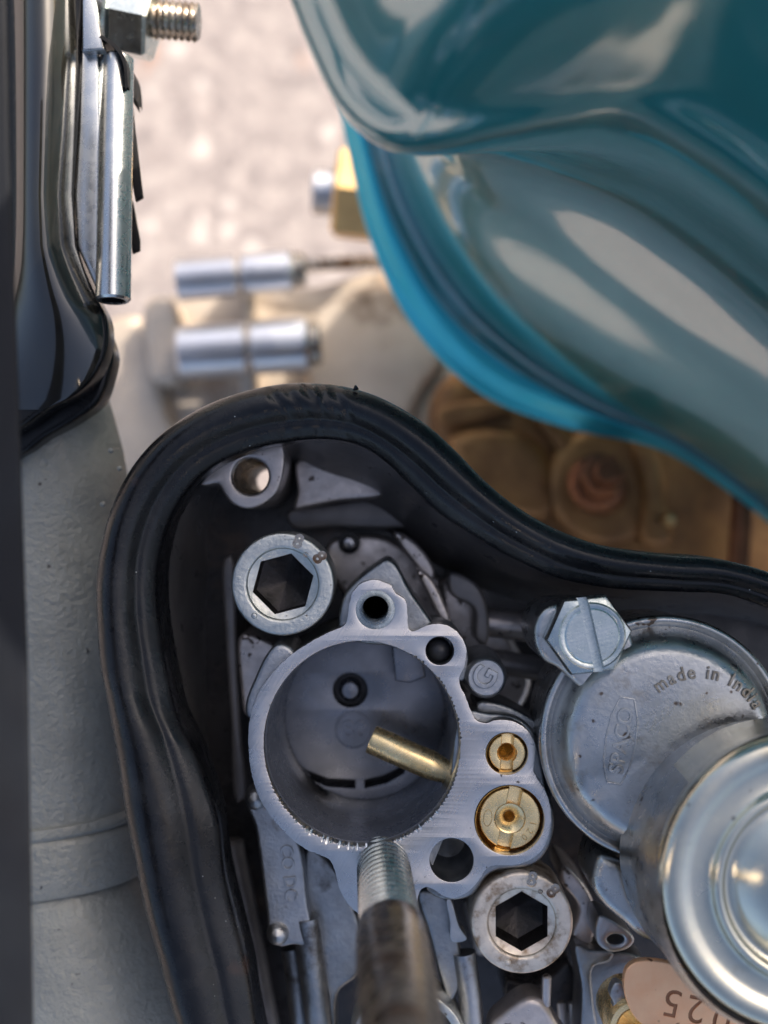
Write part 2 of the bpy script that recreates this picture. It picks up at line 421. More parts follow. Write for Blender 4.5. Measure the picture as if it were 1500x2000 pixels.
# ------------------------------------------------------------------ grey tube at lower left
gt = thing('grey_tube', W(60, 1500, -4), 'thick grey hammered-paint tube with a raised collar left of the gasket', 'tube')
def tube_part(name, rows, zc):
    """rows: (py, left px, right px) ; a round body along the picture's vertical"""
    V = []
    n = 48
    for py, x0, x1 in rows:
        a, b = W(x0, py, zc), W(x1, py, zc)
        c = (a + b) / 2; r = (b - a).length / 2
        for j in range(n):
            t = 2 * PI * j / n
            V.append((c.x + r * math.cos(t), c.y + 0.12 * math.cos(t), zc + r * math.sin(t) * 0.8))
    F = grid_faces(len(rows), n, True)
    F += [tuple(range(n)), tuple(range((len(rows) - 1) * n, len(rows) * n))]
    return mesh(name, V, F, M['greytube'], gt, 50)
rows = [(700, -40, 180), (760, -50, 200), (830, -60, 222), (900, -70, 240), (960, -80, 250), (1000, -95, 240), (1030, -100, 232), (1080, -100, 240), (1200, -100, 250), (1400, -100, 256), (1590, -90, 262)]
tube_part('upper_tube', rows, -2.4)
tube_part('collar', [(1585, -90, 250), (1588, -100, 268), (1600, -100, 276), (1606, -100, 274), (1611, -100, 266), (1616, -100, 274), (1624, -100, 278), (1700, -98, 286), (1715, -96, 282), (1720, -80, 262)], -2.4)
tube_part('lower_tube', [(1716, -80, 262), (1730, -80, 276), (1850, -70, 335), (2000, -60, 385), (2150, -50, 420)], -2.4)
wb = []
for px, py in [(223, 880), (240, 915), (207, 985)]:
    q = W(px - 6, py, -1.3)
    bmx = bmesh.new(); bmesh.ops.create_icosphere(bmx, subdivisions=2, radius=.04); me = bpy.data.meshes.new('paint_drip'); bmx.to_mesh(me); bmx.free()
    me.transform(Matrix.Translation(q)); link('paint_drip', me, M['greytube'], gt)

# ------------------------------------------------------------------ black bracket, hinge tube and frame edge at left
br = thing('seat_bracket', W(120, 500, -1), 'glossy black stepped bracket with rounded lower corner at the left edge', 'bracket')
zb = -0.6
# curved face of the bracket : profile along x, swept along y, closed at the bottom by a rounded lip
prism('front_plate', spline(pxs([(-60, -80), (150, -80), (158, 100), (150, 250), (142, 380), (148, 480), (182, 570), (208, 625), (205, 690), (180, 740), (140, 775), (90, 800), (40, 835), (-60, 860)], zb), 160, True), [], zb - .5, zb, M['blackgloss'], br, .09, 6, 28)
prism('back_plate', spline(pxs([(-60, 500), (150, 540), (205, 640), (221, 690), (215, 730), (195, 785), (150, 820), (90, 855), (50, 885), (-60, 920)], zb - .6), 120, True), [], zb - 1.1, zb - .55, M['blackgloss'], br, .09, 6, 28)
# the shiny upper swell
V = []
rows_y = np.linspace(-60, 800, 44)
for py in rows_y:
    k = min(1.0, max(0.0, (800 - py) / 420.0)); k = math.sin(k * PI / 2) ** .9
    xr = np.interp(py, [-60, 100, 250, 380, 480, 530, 570, 600, 625, 660, 690, 715, 740, 760, 775, 790, 800], [146, 150, 146, 140, 146, 162, 178, 192, 200, 202, 198, 188, 174, 156, 136, 108, 84])
    for t in np.linspace(0, 1, 24):
        px = 8 + (xr - 8) * t
        V.append(W(px, py, zb + 0.01 + k * (0.55 * math.sin(PI * t) ** 0.8)))
mesh('swelled_panel', V, grid_faces(44, 24), M['darkchrome'], br, 60)
ht = thing('hinge_tube', W(220, 350, -.6), 'polished steel rolled hinge tube with an open lower end beside the black bracket', 'hinge')
zh = -.55
a, b = W(217, 92, zh), W(221, 588, zh)
n = 48
prof = [(.165, 0), (.205, 0), (.235, .03), (.235, (b - a).length - .03), (.205, (b - a).length), (.165, (b - a).length), (.16, (b - a).length - .2), (.16, .2), (.165, 0)]
ax = (a - b).normalized()
tilt = Vector((ax.x, ax.y, -.10)).normalized()
lathe('tube', prof, b, M['chrome'], ht, 48, axis=tilt)
lathe('tube_lining', [(0, .25), (.158, .25), (.158, .02)], b, M['blackedge'], ht, 32, axis=tilt)
prism('leaf', pxs([(160, 95), (190, 98), (196, 300), (190, 600), (186, 560), (150, 480), (146, 380), (154, 250)], zh - .12), [], zh - .3, zh - .12, M['chrome'], ht, .03)
prism('top_leaf', pxs([(160, -60), (172, -60), (198, 72), (204, 96), (160, 100)], zh + .05), [], zh - .15, zh + .05, M['chrome'], ht, .03)
def blade(pts, z, label):
    o = prism('rubber_tab', pxs(pts, z), [], z - .12, z, M['blackedge'], None, .02)
    tag(o, label, 'tab', 'black tabs behind the hinge tube')
blade([(240, 110), (250, 118), (262, 250), (278, 384), (264, 392), (252, 330), (244, 200)], -1.0, 'long thin black tab sticking out behind the hinge tube')
blade([(250, 380), (258, 392), (272, 468), (272, 488), (258, 494), (250, 440)], -1.25, 'short thin black tab below the long one behind the hinge tube')
bs = thing('black_sheet', W(220, 95, -.9), 'thin black curved sheet edge under the hex nut', 'sheet')
p0 = spline([W(198, 68, -.5), W(212, 76, -.5), (W(232, 92, -.5)), W(245, 118, -.5), W(250, 170, -.6)], 24)
V = []
for p in p0: V += [(p[0], p[1], p[2]), (p[0], p[1], p[2] - 1.0)]
for p in p0: V += [(p[0] - .035, p[1] - .035, p[2]), (p[0] - .035, p[1] - .035, p[2] - 1.0)]
F = []
nn = len(p0)
for i in range(nn - 1):
    F += [(2 * i, 2 * i + 2, 2 * i + 3, 2 * i + 1), (2 * nn + 2 * i, 2 * nn + 2 * i + 2, 2 * nn + 2 * i + 3, 2 * nn + 2 * i + 1), (2 * i, 2 * i + 2, 2 * nn + 2 * i + 2, 2 * nn + 2 * i)]
mesh('curved_edge', V, F, M['blackedge'], bs)

def thread_data(a, b, r, pitch, amp=None, segs=40, per=8, chamfer=True):
    a, b = Vector(a), Vector(b)
    d = b - a; L = d.length
    amp = amp or pitch * .5
    q = Vector((0, 0, 1)).rotation_difference(d.normalized())
    n = max(int(L / pitch * per), 4)
    V = []
    for i in range(n + 1):
        z = L * i / n
        for j in range(segs):
            t = 2 * PI * j / segs
            ph = (z / pitch - j / segs) % 1.0
            tri = abs(ph - .5) * 2
            rr = r - amp * min(max(tri * 1.25 - .1, 0), 1)
            if chamfer: rr = min(rr, r - amp + (L - z) * .9)
            V.append(a + q @ Vector((rr * math.cos(t), rr * math.sin(t), z)))
    F = grid_faces(n + 1, segs, True)
    F.append(tuple(range(n * segs, (n + 1) * segs)))
    F.append(tuple(range(segs)))
    return V, F
nb = thing('hex_nut_bolt', W(260, 40, -2.2), 'bright zinc hex nut on a dark threaded bolt end above the bare concrete', 'bolt')
zn = -2.2
v, f = rod_data(W(226, 30, zn), W(302, 46, zn), WS(78, zn), segs=6, bev=.05); mesh('hex_nut', v, f, M['zincblue'], nb, 20)
v, f = rod_data(W(196, 25, zn), W(226, 31, zn), WS(84, zn), segs=40, bev=.04); mesh('washer', v, f, M['chrome'], nb)
v, f = thread_data(W(290, 36, zn), W(388, 44, zn), WS(38, zn), WS(12.5, zn), WS(4.5, zn), segs=32); mesh('thread', v, f, M['steel'], nb, 25)
v, f = rod_data(W(205, 20, zn - .3), W(198, 20, zn - .3), WS(60, zn), segs=6); 
fe = prism('frame_edge', pxs([(-200, -200), (6, -200), (16, 300), (32, 700), (52, 1300), (66, 2200), (-200, 2200)], 3.2), [], 3.12, 3.2, M['frame'], None, .03, 3)
tag(fe, 'dark blurred frame edge running down the whole left side', 'frame edge')

# ------------------------------------------------------------------ carburettor box and rubber gasket
OUT = [(400, 2120), (340, 2000), (306, 1880), (278, 1780), (258, 1680), (238, 1580), (224, 1480), (206, 1380), (191, 1300), (185, 1220), (183, 1140), (194, 1060), (216, 985), (254, 912), (310, 848), (380, 800), (450, 770), (525, 751), (600, 745), (680, 754), (755, 780), (830, 825), (890, 878), (945, 935), (1005, 985), (1085, 1032), (1180, 1066), (1300, 1084), (1400, 1091), (1500, 1116), (1620, 1160)]
INN = [(520, 2120), (496, 2000), (484, 1920), (460, 1820), (436, 1720), (424, 1620), (404, 1548), (376, 1472), (342, 1400), (322, 1310), (308, 1230), (302, 1150), (308, 1080), (330, 1010), (372, 945), (420, 906), (485, 878), (560, 861), (635, 856), (700, 868), (752, 900), (800, 945), (862, 1003), (935, 1052), (1015, 1097), (1100, 1132), (1205, 1151), (1330, 1157), (1420, 1162), (1500, 1187), (1600, 1230)]
NG = 260
zg = 0.25
o_ = spline([W(x, y, zg) for x, y in OUT], NG)
i_ = spline([W(x, y, zg) for x, y in INN], NG)
# pair the two edges by closest travel : resample inner by control points
def paired(pts, n, z):
    per = n // (len(pts) - 1)
    P = [np.array(W(x, y, z)) for x, y in pts]
    m = len(P); out = []
    for i in range(m - 1):
        p1, p2 = P[i], P[i + 1]
        p0 = P[i - 1] if i else 2 * p1 - p2
        p3 = P[i + 2] if i + 2 < m else 2 * p2 - p1
        for t in np.linspace(0, 1, per, endpoint=False):
            out.append(.5 * ((2 * p1) + (-p0 + p2) * t + (2 * p0 - 5 * p1 + 4 * p2 - p3) * t * t + (-p0 + 3 * p1 - 3 * p2 + p3) * t ** 3))
    out.append(P[-1])
    return np.array(out)
o_ = paired(OUT, 300, zg); i_ = paired(INN, 300, zg)
NG = len(o_)
prof = [(-.02, -1.3), (-.01, -.5), (.0, -.16), (.015, -.06), (.05, .03), (.11, .105), (.19, .165), (.29, .2), (.40, .2), (.50, .165), (.58, .105), (.64, .05), (.675, .02), (.70, .012), (.74, .015), (.79, .003), (.84, -.022), (.89, -.055), (.93, -.08), (.97, -.11), (1.0, -.16), (1.0, -.35), (.985, -.95)]
rng = np.random.RandomState(3)
wob = np.convolve(rng.randn(NG + 20), np.ones(9) / 9, 'same')[10:10 + NG]
wob2 = np.convolve(rng.randn(NG + 20), np.ones(15) / 15, 'same')[10:10 + NG]
V = []
for i in range(NG):
    a, b = o_[i], i_[i]
    wdt = np.linalg.norm(b - a)
    # crimped joint at the top of the loop (px 555-690)
    pxm = 750 + (a[0] + b[0]) / 2 * 150
    pym = 1000 - (a[1] + b[1]) / 2 * 150
    for k, (t, z) in enumerate(prof):
        tt = t + 0.005 * wob[i] * math.sin(PI * min(max(t, 0), 1))
        p = a + (b - a) * tt
        zz = z * min(wdt / .75, 1.15)
        if z > -.1 and pym < 900:
            for cx, sg, am in ((556, 5, .05), (588, 5, .035), (622, 4, .06), (648, 6, .04), (672, 8, .05)):
                zz -= am * math.exp(-((pxm + 10 * math.sin(9 * t) - cx) / sg) ** 2) * (1 if .05 < t < .6 else .3)
        zz += 0.006 * wob2[i] * (1 if z > -.1 else 0)
        V.append((p[0], p[1], zg + zz))
gk = mesh('rubber_gasket', V, grid_faces(NG, len(prof)), M['rubber'], None, 60)
tag(gk, 'dusty black rubber gasket looping round the rim of the carburettor box', 'gasket')
ni = thing('rubber_crumb', W(697, 757, .3), 'tiny black crumb sitting on top of the rubber gasket', 'crumb')
bmx = bmesh.new(); bmesh.ops.create_icosphere(bmx, subdivisions=2, radius=.035); me = bpy.data.meshes.new('crumb'); bmx.to_mesh(me); bmx.free()
for vv in me.vertices: vv.co *= 1 + .25 * math.sin(vv.co.x * 90 + vv.co.y * 70)
me.transform(Matrix.Translation(W(695, 758, .32))); link('crumb', me, M['rubber'], ni)

cb = thing('carburettor_box', W(700, 1450, -3.6), 'dark open carburettor box round the carburettor, below the rubber gasket', 'carburettor box')
BOT = [(520, 2160), (470, 2000), (455, 1920), (440, 1820), (425, 1720), (415, 1620), (408, 1548), (404, 1472), (402, 1400), (400, 1310), (400, 1230), (402, 1170), (408, 1110), (404, 1040), (415, 975), (455, 925), (520, 905), (575, 930), (630, 985), (690, 1012), (740, 1030), (790, 1065), (850, 1105), (920, 1142), (1000, 1172), (1090, 1190), (1200, 1200), (1330, 1200), (1420, 1206), (1500, 1224), (1600, 1260)]
bt = paired(BOT, 300, -3.2)
V = []
nrow = 9
for i in range(NG):
    a = o_[i] * .25 + i_[i] * .75; b = bt[i]
    for k in range(nrow):
        t = k / (nrow - 1)
        z = -.1 + (-3.3 + .1) * t
        e = t ** 1.25
        V.append((a[0] + (b[0] - a[0]) * e, a[1] + (b[1] - a[1]) * e, z))
mesh('wall', V, grid_faces(NG, nrow), M['boxwall'], cb, 50)
V = []
for i in range(NG):
    a = o_[i] * .85 + i_[i] * .15
    V += [(a[0], a[1], zg - .15), (a[0], a[1], -4.2)]
mesh('outer_wall', V, grid_faces(NG, 2), M['boxcast'], cb, 50)
# floor with a through hole under the lug
hole_c = W(519, 942, -3.5)
outl = pxs([(470, 2250), (430, 2000), (370, 1700), (345, 1450), (330, 1200), (345, 1030), (390, 940), (450, 895), (540, 880), (640, 885), (740, 930), (810, 1000), (900, 1085), (1000, 1125), (1100, 1145), (1330, 1150), (1500, 1175), (1720, 1240), (1750, 2250)], -3.3)
prism('floor', outl, [circ(hole_c, .22, 32)], -3.7, -3.25, M['boxfloor'], cb, .02)
# screw lug at the top left of the loop
zl = -.95
lug = spline(pxs([(378, 930), (430, 890), (500, 862), (548, 862), (556, 890), (552, 930), (540, 962), (515, 985), (485, 994), (455, 985), (438, 965), (425, 945), (395, 948)], zl), 70, True)
prism('screw_lug', lug, [circ(W(489, 930, zl), WS(36, zl), 40)], -3.25, zl, M['boxcast'], cb, .04, 3)
lathe('lug_thread', [(WS(40, zl), zl - .06)] + [(WS(35 + 2.0 * (k % 2), zl), zl - .08 - .07 * k) for k in range(14)] + [(.19, -2.2), (.18, -3.6)], tuple(W(489, 930, zl))[:2] + (0,), M['steel'], cb, 40)
prism('cast_pad', spline(pxs([(578, 902), (600, 893), (650, 900), (700, 925), (748, 965), (735, 972), (660, 980), (600, 992), (574, 996), (580, 960)], -2.0), 60, True), [], -3.3, -2.0, M['boxcast'], cb, .06, 3)
prism('pad_ledge', spline(pxs([(560, 1000), (640, 985), (760, 975), (840, 1010), (800, 1030), (650, 1030), (570, 1030)], -2.6), 60, True), [], -3.3, -2.6, M['boxwall'], cb, .06, 3)
prism('floor_boss', spline(pxs([(640, 1060), (740, 1045), (800, 1075), (860, 1130), (930, 1230), (900, 1290), (800, 1260), (650, 1130)], -2.9), 60, True), [], -3.3, -2.9, M['boxcast'], cb, .1, 4)
prism('floor_step', spline(pxs([(860, 1130), (960, 1190), (1010, 1260), (1040, 1340), (980, 1420), (900, 1340)], -2.7), 60, True), [], -3.3, -2.7, M['boxcast'], cb, .15, 4)
v1 = rod_data(W(945, 1215, -2.2), W(1080, 1230, -2.2), WS(28, -2.2), segs=24, bev=.05)
mesh('fuel_passage', *v1, M['boxcast'], cb)
v1 = rod_data(W(950, 1290, -2.2), W(1080, 1310, -2.2), WS(24, -2.2), segs=24, bev=.05)
mesh('air_passage', *v1, M['boxwall'], cb)
for a_, b_, r_, z_, mt in (((450, 1640), (540, 2100), 26, -2.6, 'boxwall'), ((925, 1750), (950, 1860), 22, -2.9, 'boxcast')):
    mesh('floor_rib', *rod_data(W(*a_, z_), W(*b_, z_), WS(r_, z_), segs=24, bev=.05), M[mt], cb)
for nm, pts, z, mt in (('chamber_rib', [(436, 1090), (452, 1080), (462, 1250), (470, 1420), (478, 1560), (462, 1570), (450, 1400), (440, 1250)], -1.9, 'boxwall'),
                       ('chamber_step', [(470, 1240), (520, 1250), (560, 1280), (510, 1340), (480, 1400), (468, 1330)], -1.5, 'boxcast'),
                       ('chamber_web', [(770, 1040), (800, 1050), (835, 1085), (850, 1120), (838, 1140), (815, 1110), (785, 1070)], -1.9, 'boxcast'),
                       ('chamber_wedge', [(815, 1112), (840, 1125), (870, 1180), (880, 1215), (866, 1215), (835, 1160)], -1.3, 'boxcast'),
                       ('chamber_arch', [(880, 1120), (930, 1140), (955, 1200), (950, 1260), (930, 1250), (925, 1190), (880, 1160)], -1.7, 'boxwall'),
                       ('chamber_shelf', [(1100, 1690), (1150, 1740), (1165, 1790), (1150, 1850), (1120, 1830), (1130, 1770), (1095, 1720)], -1.2, 'boxcast'),
                       ('chamber_pocket', [(990, 1915), (1040, 1925), (1080, 1905), (1110, 1880), (1130, 1960), (1090, 1990), (1040, 1950), (990, 1960)], -1.9, 'boxfloor')):
    prism(nm, spline(pxs(pts, z), 50, True), [], z - 1.2, z, M[mt], cb, .06, 4)
sc = thing('floor_screw', W(682, 1058, -2.8), 'tiny shiny screw deep in the box behind the upper socket bolt', 'screw')
lathe('head', [(0, .12), (.07, .1), (.1, .04), (.1, -.3)], W(682, 1060, -2.6), M['engbolt'], sc, 24)
lathe('collar', [(.1, .05), (.17, .03), (.17, -.4)], W(682, 1060, -2.7), M['hole'], sc, 24)

# ------------------------------------------------------------------ carburettor
ca = thing('carburettor', W(800, 1500, -3), 'grey cast carburettor with a big round bore, brass jets and domed cover', 'carburettor')
FACE = [(672, 1221), (679, 1205), (681, 1184), (687, 1160), (694, 1150), (704, 1140), (733, 1132), (752, 1138), (765, 1144), (768, 1152), (774, 1160), (792, 1172), (796, 1203), (797, 1223), (801, 1231), (808, 1233), (830, 1223), (846, 1219), (861, 1218), (883, 1226), (902, 1245), (911, 1269), (907, 1301), (899, 1319), (897, 1335), (907, 1356), (921, 1391), (932, 1408), (950, 1412), (971, 1406), (1001, 1409), (1022, 1419), (1038, 1437), (1046, 1460), (1044, 1486), (1043, 1506), (1052, 1524), (1066, 1546), (1076, 1580), (1077, 1610), (1070, 1640), (1054, 1666), (1030, 1682), (1002, 1690), (970, 1690), (954, 1694), (946, 1703), (933, 1723), (913, 1743), (887, 1754), (870, 1752), (853, 1742), (838, 1733), (822, 1738), (805, 1790), (760, 1815), (720, 1805), (700, 1785), (683, 1770), (670, 1750), (661, 1730), (652, 1695), (643, 1679), (620, 1668), (600, 1660), (575, 1643), (550, 1619), (527, 1592), (507, 1559), (493, 1520), (486, 1475), (485, 1435), (490, 1393), (505, 1352), (526, 1321), (549, 1296), (573, 1275), (603, 1256), (632, 1240), (653, 1230)]
fo = spline([W(x, y, 0) for x, y in FACE], 420, True)
fo = [(p[0] + .004 * random.uniform(-1, 1), p[1] + .004 * random.uniform(-1, 1)) for p in fo]
BC = W(707, 1452, 0); BX, BY = WS(190), WS(198)
NB = 720
TOOTH = [random.random() for _ in range(200)]
def tooth(a):
    # machining chatter marks along the lower and right of the mouth
    d = math.degrees(a) % 360
    w_ = max(0, math.sin(R(d - 185)) ) if 185 < d < 365 else (0.35 if d <= 60 or d > 360 else 0.06)
    if d <= 5: w_ = .35
    ph = (d * .78) % 2
    return (0.012 + 0.065 * w_ * (1 if ph < 1.0 else .25) * (.25 + .9 * TOOTH[int(d * .39) % 200] ** 1.5))
bore_top = []
for j in range(NB):
    a = 2 * PI * j / NB
    k = 1 + tooth(a) / 1.27
    bore_top.append((BC.x + BX * k * math.cos(a), BC.y + BY * k * math.sin(a)))
holes = [bore_top,
         circ(W(733, 1191), WS(38), 44), circ(W(859, 1271), WS(28), 40), circ(W(990, 1472), WS(41.5), 48), circ(W(995, 1602), WS(68.5), 60), circ(W(882, 1680), WS(43), 44)]
prism('face_plate', fo, holes, -.28, 0, M['face'], ca, .008, 1)
# bore : bright chatter chamfer, then the dark wall
def rings(name, rows, mat):
    V = []
    for kk, z, tt in rows:
        for j in range(NB):
            a = 2 * PI * j / NB
            k = kk + tt * tooth(a) / 1.27
            V.append((BC.x + BX * k * math.cos(a), BC.y + BY * k * math.sin(a), z))
    mesh(name, V, grid_faces(len(rows), NB, True), mat, ca, 40)
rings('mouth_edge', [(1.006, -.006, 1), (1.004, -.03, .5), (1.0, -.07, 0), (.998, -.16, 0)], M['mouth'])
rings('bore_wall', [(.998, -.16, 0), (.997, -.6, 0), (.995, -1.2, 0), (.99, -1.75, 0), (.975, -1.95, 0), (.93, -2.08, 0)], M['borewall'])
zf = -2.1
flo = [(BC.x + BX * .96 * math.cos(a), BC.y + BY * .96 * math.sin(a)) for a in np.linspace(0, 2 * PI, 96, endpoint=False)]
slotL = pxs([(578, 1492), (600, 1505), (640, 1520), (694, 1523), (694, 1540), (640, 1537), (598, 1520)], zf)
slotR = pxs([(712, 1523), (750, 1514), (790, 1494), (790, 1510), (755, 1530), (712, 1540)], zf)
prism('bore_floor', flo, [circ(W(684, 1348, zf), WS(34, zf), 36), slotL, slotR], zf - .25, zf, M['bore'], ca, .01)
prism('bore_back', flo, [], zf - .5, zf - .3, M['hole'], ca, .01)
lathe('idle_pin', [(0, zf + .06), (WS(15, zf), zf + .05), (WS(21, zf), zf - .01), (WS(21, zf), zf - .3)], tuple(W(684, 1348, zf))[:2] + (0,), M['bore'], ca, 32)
lathe('stamp_ring', [(WS(38, zf), zf - .01), (WS(37, zf), zf + .02), (WS(34, zf), zf + .02), (WS(33, zf), zf + .004), (0, zf + .004)], tuple(W(690, 1426, zf))[:2] + (0,), M['bore'], ca, 40)
link('floor_lettering', place(text_mesh('80', .36, .035), W(692, 1426, zf + .02)), M['bore'], ca)
prism('window_lip', pxs([(766, 1262), (820, 1262), (832, 1322), (800, 1334), (772, 1330)], -1.5), [], -2.1, -1.5, M['bore'], ca, .03)
# atomiser tube
a, b = W(726, 1444, -.95), W(854, 1500, -.85)
d = (b - a).normalized()
tprof = [(.0, .12), (.15, .12), (.17, 0), (.19, -.01), (.2, .012), (.2, (b - a).length - .1), (.185, (b - a).length), (.12, (b - a).length + .3)]
lathe('brass_tube', tprof, a, M['brass'], ca, 40, axis=d)
# hole linings
def ring_hole(name, px, py, r, mat, prof):
    c = W(px, py, 0)
    return lathe(name, prof, (c.x, c.y, 0), mat, ca, 44)
r = WS(38)
ring_hole('stud_hole', 733, 1191, r, M['thread'], [(r + .012, -.004), (r - .01, -.03), (r - .03, -.05)] + [(r - .05 - .03 * (k % 2), -.07 - .05 * k) for k in range(14)] + [(r - .08, -1.0)])
ring_hole('stud_hole_bottom', 733, 1191, r, M['hole'], [(r - .075, -.95), (r - .08, -2.4), (0, -2.5)])
r = WS(28)
ring_hole('ball_seat', 859, 1271, r, M['castdark'], [(r + .008, -.004), (r - .004, -.03), (r - .01, -.5), (0, -.5)])
c = W(857, 1271, -.2)
lathe('ball', [(0.001 + .165 * math.sin(t), .165 * math.cos(t) - .28) for t in np.linspace(0, PI, 20)], (c.x, c.y, 0), M['hole'], ca, 32)
r = WS(43)
ring_hole('blind_hole', 882, 1680, r, M['castdark'], [(r + .012, -.004), (r - .004, -.03), (r - .01, -.7), (r - .06, -.95), (0, -1.1)])
# jets
def jet(name, px, py, R_, rs, zt, slot_ang, slot_w, hole_r, cone_r):
    c = W(px, py, 0); R0 = WS(R_)
    lathe(name + '_seat', [(R0 + .01, -.004), (R0 - .004, -.02), (R0 - .01, zt - .05), (R0 - .03, zt - .12), (0, zt - .5)], (c.x, c.y, 0), M['brassdark'], ca, 48)
    rr = WS(rs)
    j = lathe(name, [(rr, zt - .5), (rr, zt - .12), (hole_r + .02, zt - .10), (hole_r, zt - .13), (hole_r * .95, zt - .6)], (c.x, c.y, 0), M['brass'], ca, 48)
    for sgn in (1, -1):
        hw = slot_w / 2; o0 = math.asin(hw / rr); 
        ou = [(rr * math.cos(t), rr * math.sin(t)) for t in np.linspace(o0, PI - o0, 28)]
        i0 = math.asin(min(hw / cone_r, .99))
        inn = [(cone_r * math.cos(t), cone_r * math.sin(t)) for t in np.linspace(PI - i0, i0, 16)]
        q = slot_ang + (0 if sgn > 0 else PI)
        pts = [(c.x + x * math.cos(q) - y * math.sin(q), c.y + x * math.sin(q) + y * math.cos(q)) for x, y in ou + inn]
        prism('slotted_head', pts, [], zt - .13, zt, M['brass'], j, .018, 2)
    return j, c
jet('pilot_jet', 992, 1474, 41.5, 36, -.10, R(88), .15, .10, .125)
mj, c = jet('main_jet', 998, 1604, 68.5, 60, -.14, R(78), .17, .075, .2)
lathe('orifice_cone', [(.195, -.15), (.17, -.16), (.10, -.22), (.075, -.25), (.07, -.5)], (c.x + .0, c.y, 0), M['brass'], mj, 40)
ms = []
for ch, an in zip('120', (-12, -32, -52)):
    t = R(an)
    ms.append(place(text_mesh(ch, .13, .004), (c.x + .305 * math.cos(t), c.y + .305 * math.sin(t), -.139), t - PI / 2))
link('lettering', merge_meshes(ms), M['brassdark'], mj)
ov = circ((0, 0), .06, 24, 1, 1.9)
ovi = circ((0, 0), .05, 24, 1, 2.05)
me = prism_mesh(ov, [ovi], 0, .006, .001); link('oval_mark', place(me, (c.x - .29, c.y + .01, -.142), R(-6)), M['brassdark'], mj)
# the body under the face plate
off = [(x * 1.0, y) for x, y in fo]
cen = np.array([sum(p[0] for p in fo) / len(fo), sum(p[1] for p in fo) / len(fo)])
def body_hole(z): return [(BC.x + BX * 1.03 * math.cos(a), BC.y + BY * 1.03 * math.sin(a)) for a in np.linspace(0, 2 * PI, 96, endpoint=False)]
prism('bore_barrel', [(BC.x + (BX + .16) * math.cos(a), BC.y + (BY + .16) * math.sin(a)) for a in np.linspace(0, 2 * PI, 96, endpoint=False)], [body_hole(0)], -2.7, -.28, M['castdark'], ca, .02)
prism('upper_lug', spline(pxs([(668, 1240), (668, 1172), (690, 1140), (735, 1104), (757, 1092), (772, 1100), (800, 1150), (838, 1205), (846, 1222), (815, 1250), (760, 1260)], -.32), 80, True), [circ(W(733, 1191), WS(39), 40)], -1.7, -.27, M['castdark'], ca, .06, 4)
prism('side_rib', spline(pxs([(482, 1400), (480, 1372), (500, 1320), (522, 1276), (542, 1258), (566, 1262), (578, 1278), (540, 1320), (512, 1366), (500, 1410)], -.22), 60, True), [], -1.6, -.2, M['cast'], ca, .07, 4)
prism('jet_block', spline(pxs([(905, 1390), (950, 1392), (1005, 1400), (1040, 1425), (1056, 1470), (1066, 1530), (1082, 1590), (1074, 1650), (1040, 1690), (960, 1705), (920, 1750), (860, 1755), (830, 1730), (870, 1600)], -.3), 90, True), [circ(W(992, 1474), WS(42), 40), circ(W(997, 1603), WS(69), 40), circ(W(882, 1680), WS(44), 40)], -1.9, -.27, M['castdark'], ca, .05, 3)
prism('bridge', spline(pxs([(930, 1370), (985, 1375), (1050, 1410), (1085, 1440), (1080, 1560), (1040, 1480), (980, 1400), (940, 1420)], -.6), 60, True), [], -1.6, -.55, M['castdark'], ca, .06, 4)
prism('ball_block', spline(pxs([(800, 1245), (830, 1220), (875, 1220), (912, 1260), (905, 1330), (870, 1320), (820, 1280)], -.3), 60, True), [circ(W(859, 1271), WS(29), 40)], -1.6, -.27, M['castdark'], ca, .04, 3)
# lettered boss with a G
c = W(950, 1325, -.15)
lathe('lettered_boss', [(WS(47), -1.4), (WS(43), -.32), (WS(40), -.22), (WS(36), -.19), (WS(34), -.205), (0, -.205)], (c.x, c.y, 0), M['cast'], ca, 44)
link('boss_lettering', place(text_mesh('G', .42, .02, .012), (c.x - .01, c.y, -.19), R(62)), M['cast'], ca)
# lettered bar lower left
zz = -1.0
bar = prism('lettered_bar', spline(pxs([(482, 1575), (478, 1552), (490, 1538), (508, 1540), (540, 1580), (585, 1650), (600, 1760), (612, 1850), (596, 1850), (575, 1846), (545, 1850), (528, 1838), (520, 1780), (505, 1660), (496, 1610)], zz), 90, True), [], zz - .35, zz, M['cast'], ca, .05, 3)
ms = [place(text_mesh('CO DC', .24, .015, .006), W(563, 1705, zz + .01), R(-84))]
link('bar_lettering', merge_meshes(ms), M['cast'], bar)
for px, py, rr in ((500, 1560, 24), (543, 1823, 24)):
    c = W(px, py, zz); r0 = WS(rr)
    lathe('rivet', [(0, zz + .16), (r0 * .5, zz + .14), (r0 * .87, zz + .08), (r0, zz - .02), (r0, zz - .35)], (c.x, c.y, 0), M['cast'], bar, 32)
# webs and rods under the lower face
def web(name, pts, z, dz, mat='castdark', bev=.06):
    prism(name, spline(pxs(pts, z), 60, True), [], z - dz, z, M[mat], ca, bev, 4)
web('lower_web', [(600, 1655), (650, 1690), (690, 1770), (712, 1850), (700, 1905), (660, 1940), (650, 2060), (610, 2060), (606, 1850)], -1.3, .9)
mesh('push_rod', *tube_data([W(598, 1790, -1.15), W(606, 1870, -1.2), W(618, 1950, -1.25), W(634, 2100, -1.3)], [.18, .19, .19, .19], 24), M['castdark'], ca)
mesh('outer_rod', *tube_data([W(570, 1850, -1.7), W(580, 1920, -1.7), W(600, 2100, -1.7)], .16, 20), M['castdark'], ca)
web('front_post', [(818, 1740), (875, 1755), (884, 1790), (898, 1850), (905, 1905), (880, 1960), (858, 1905), (840, 1830)], -.9, 1.4)
web('thin_fin', [(872, 1756), (880, 1756), (898, 1810), (912, 1835), (882, 1840), (878, 1800)], -.6, .3, 'cast', .02)
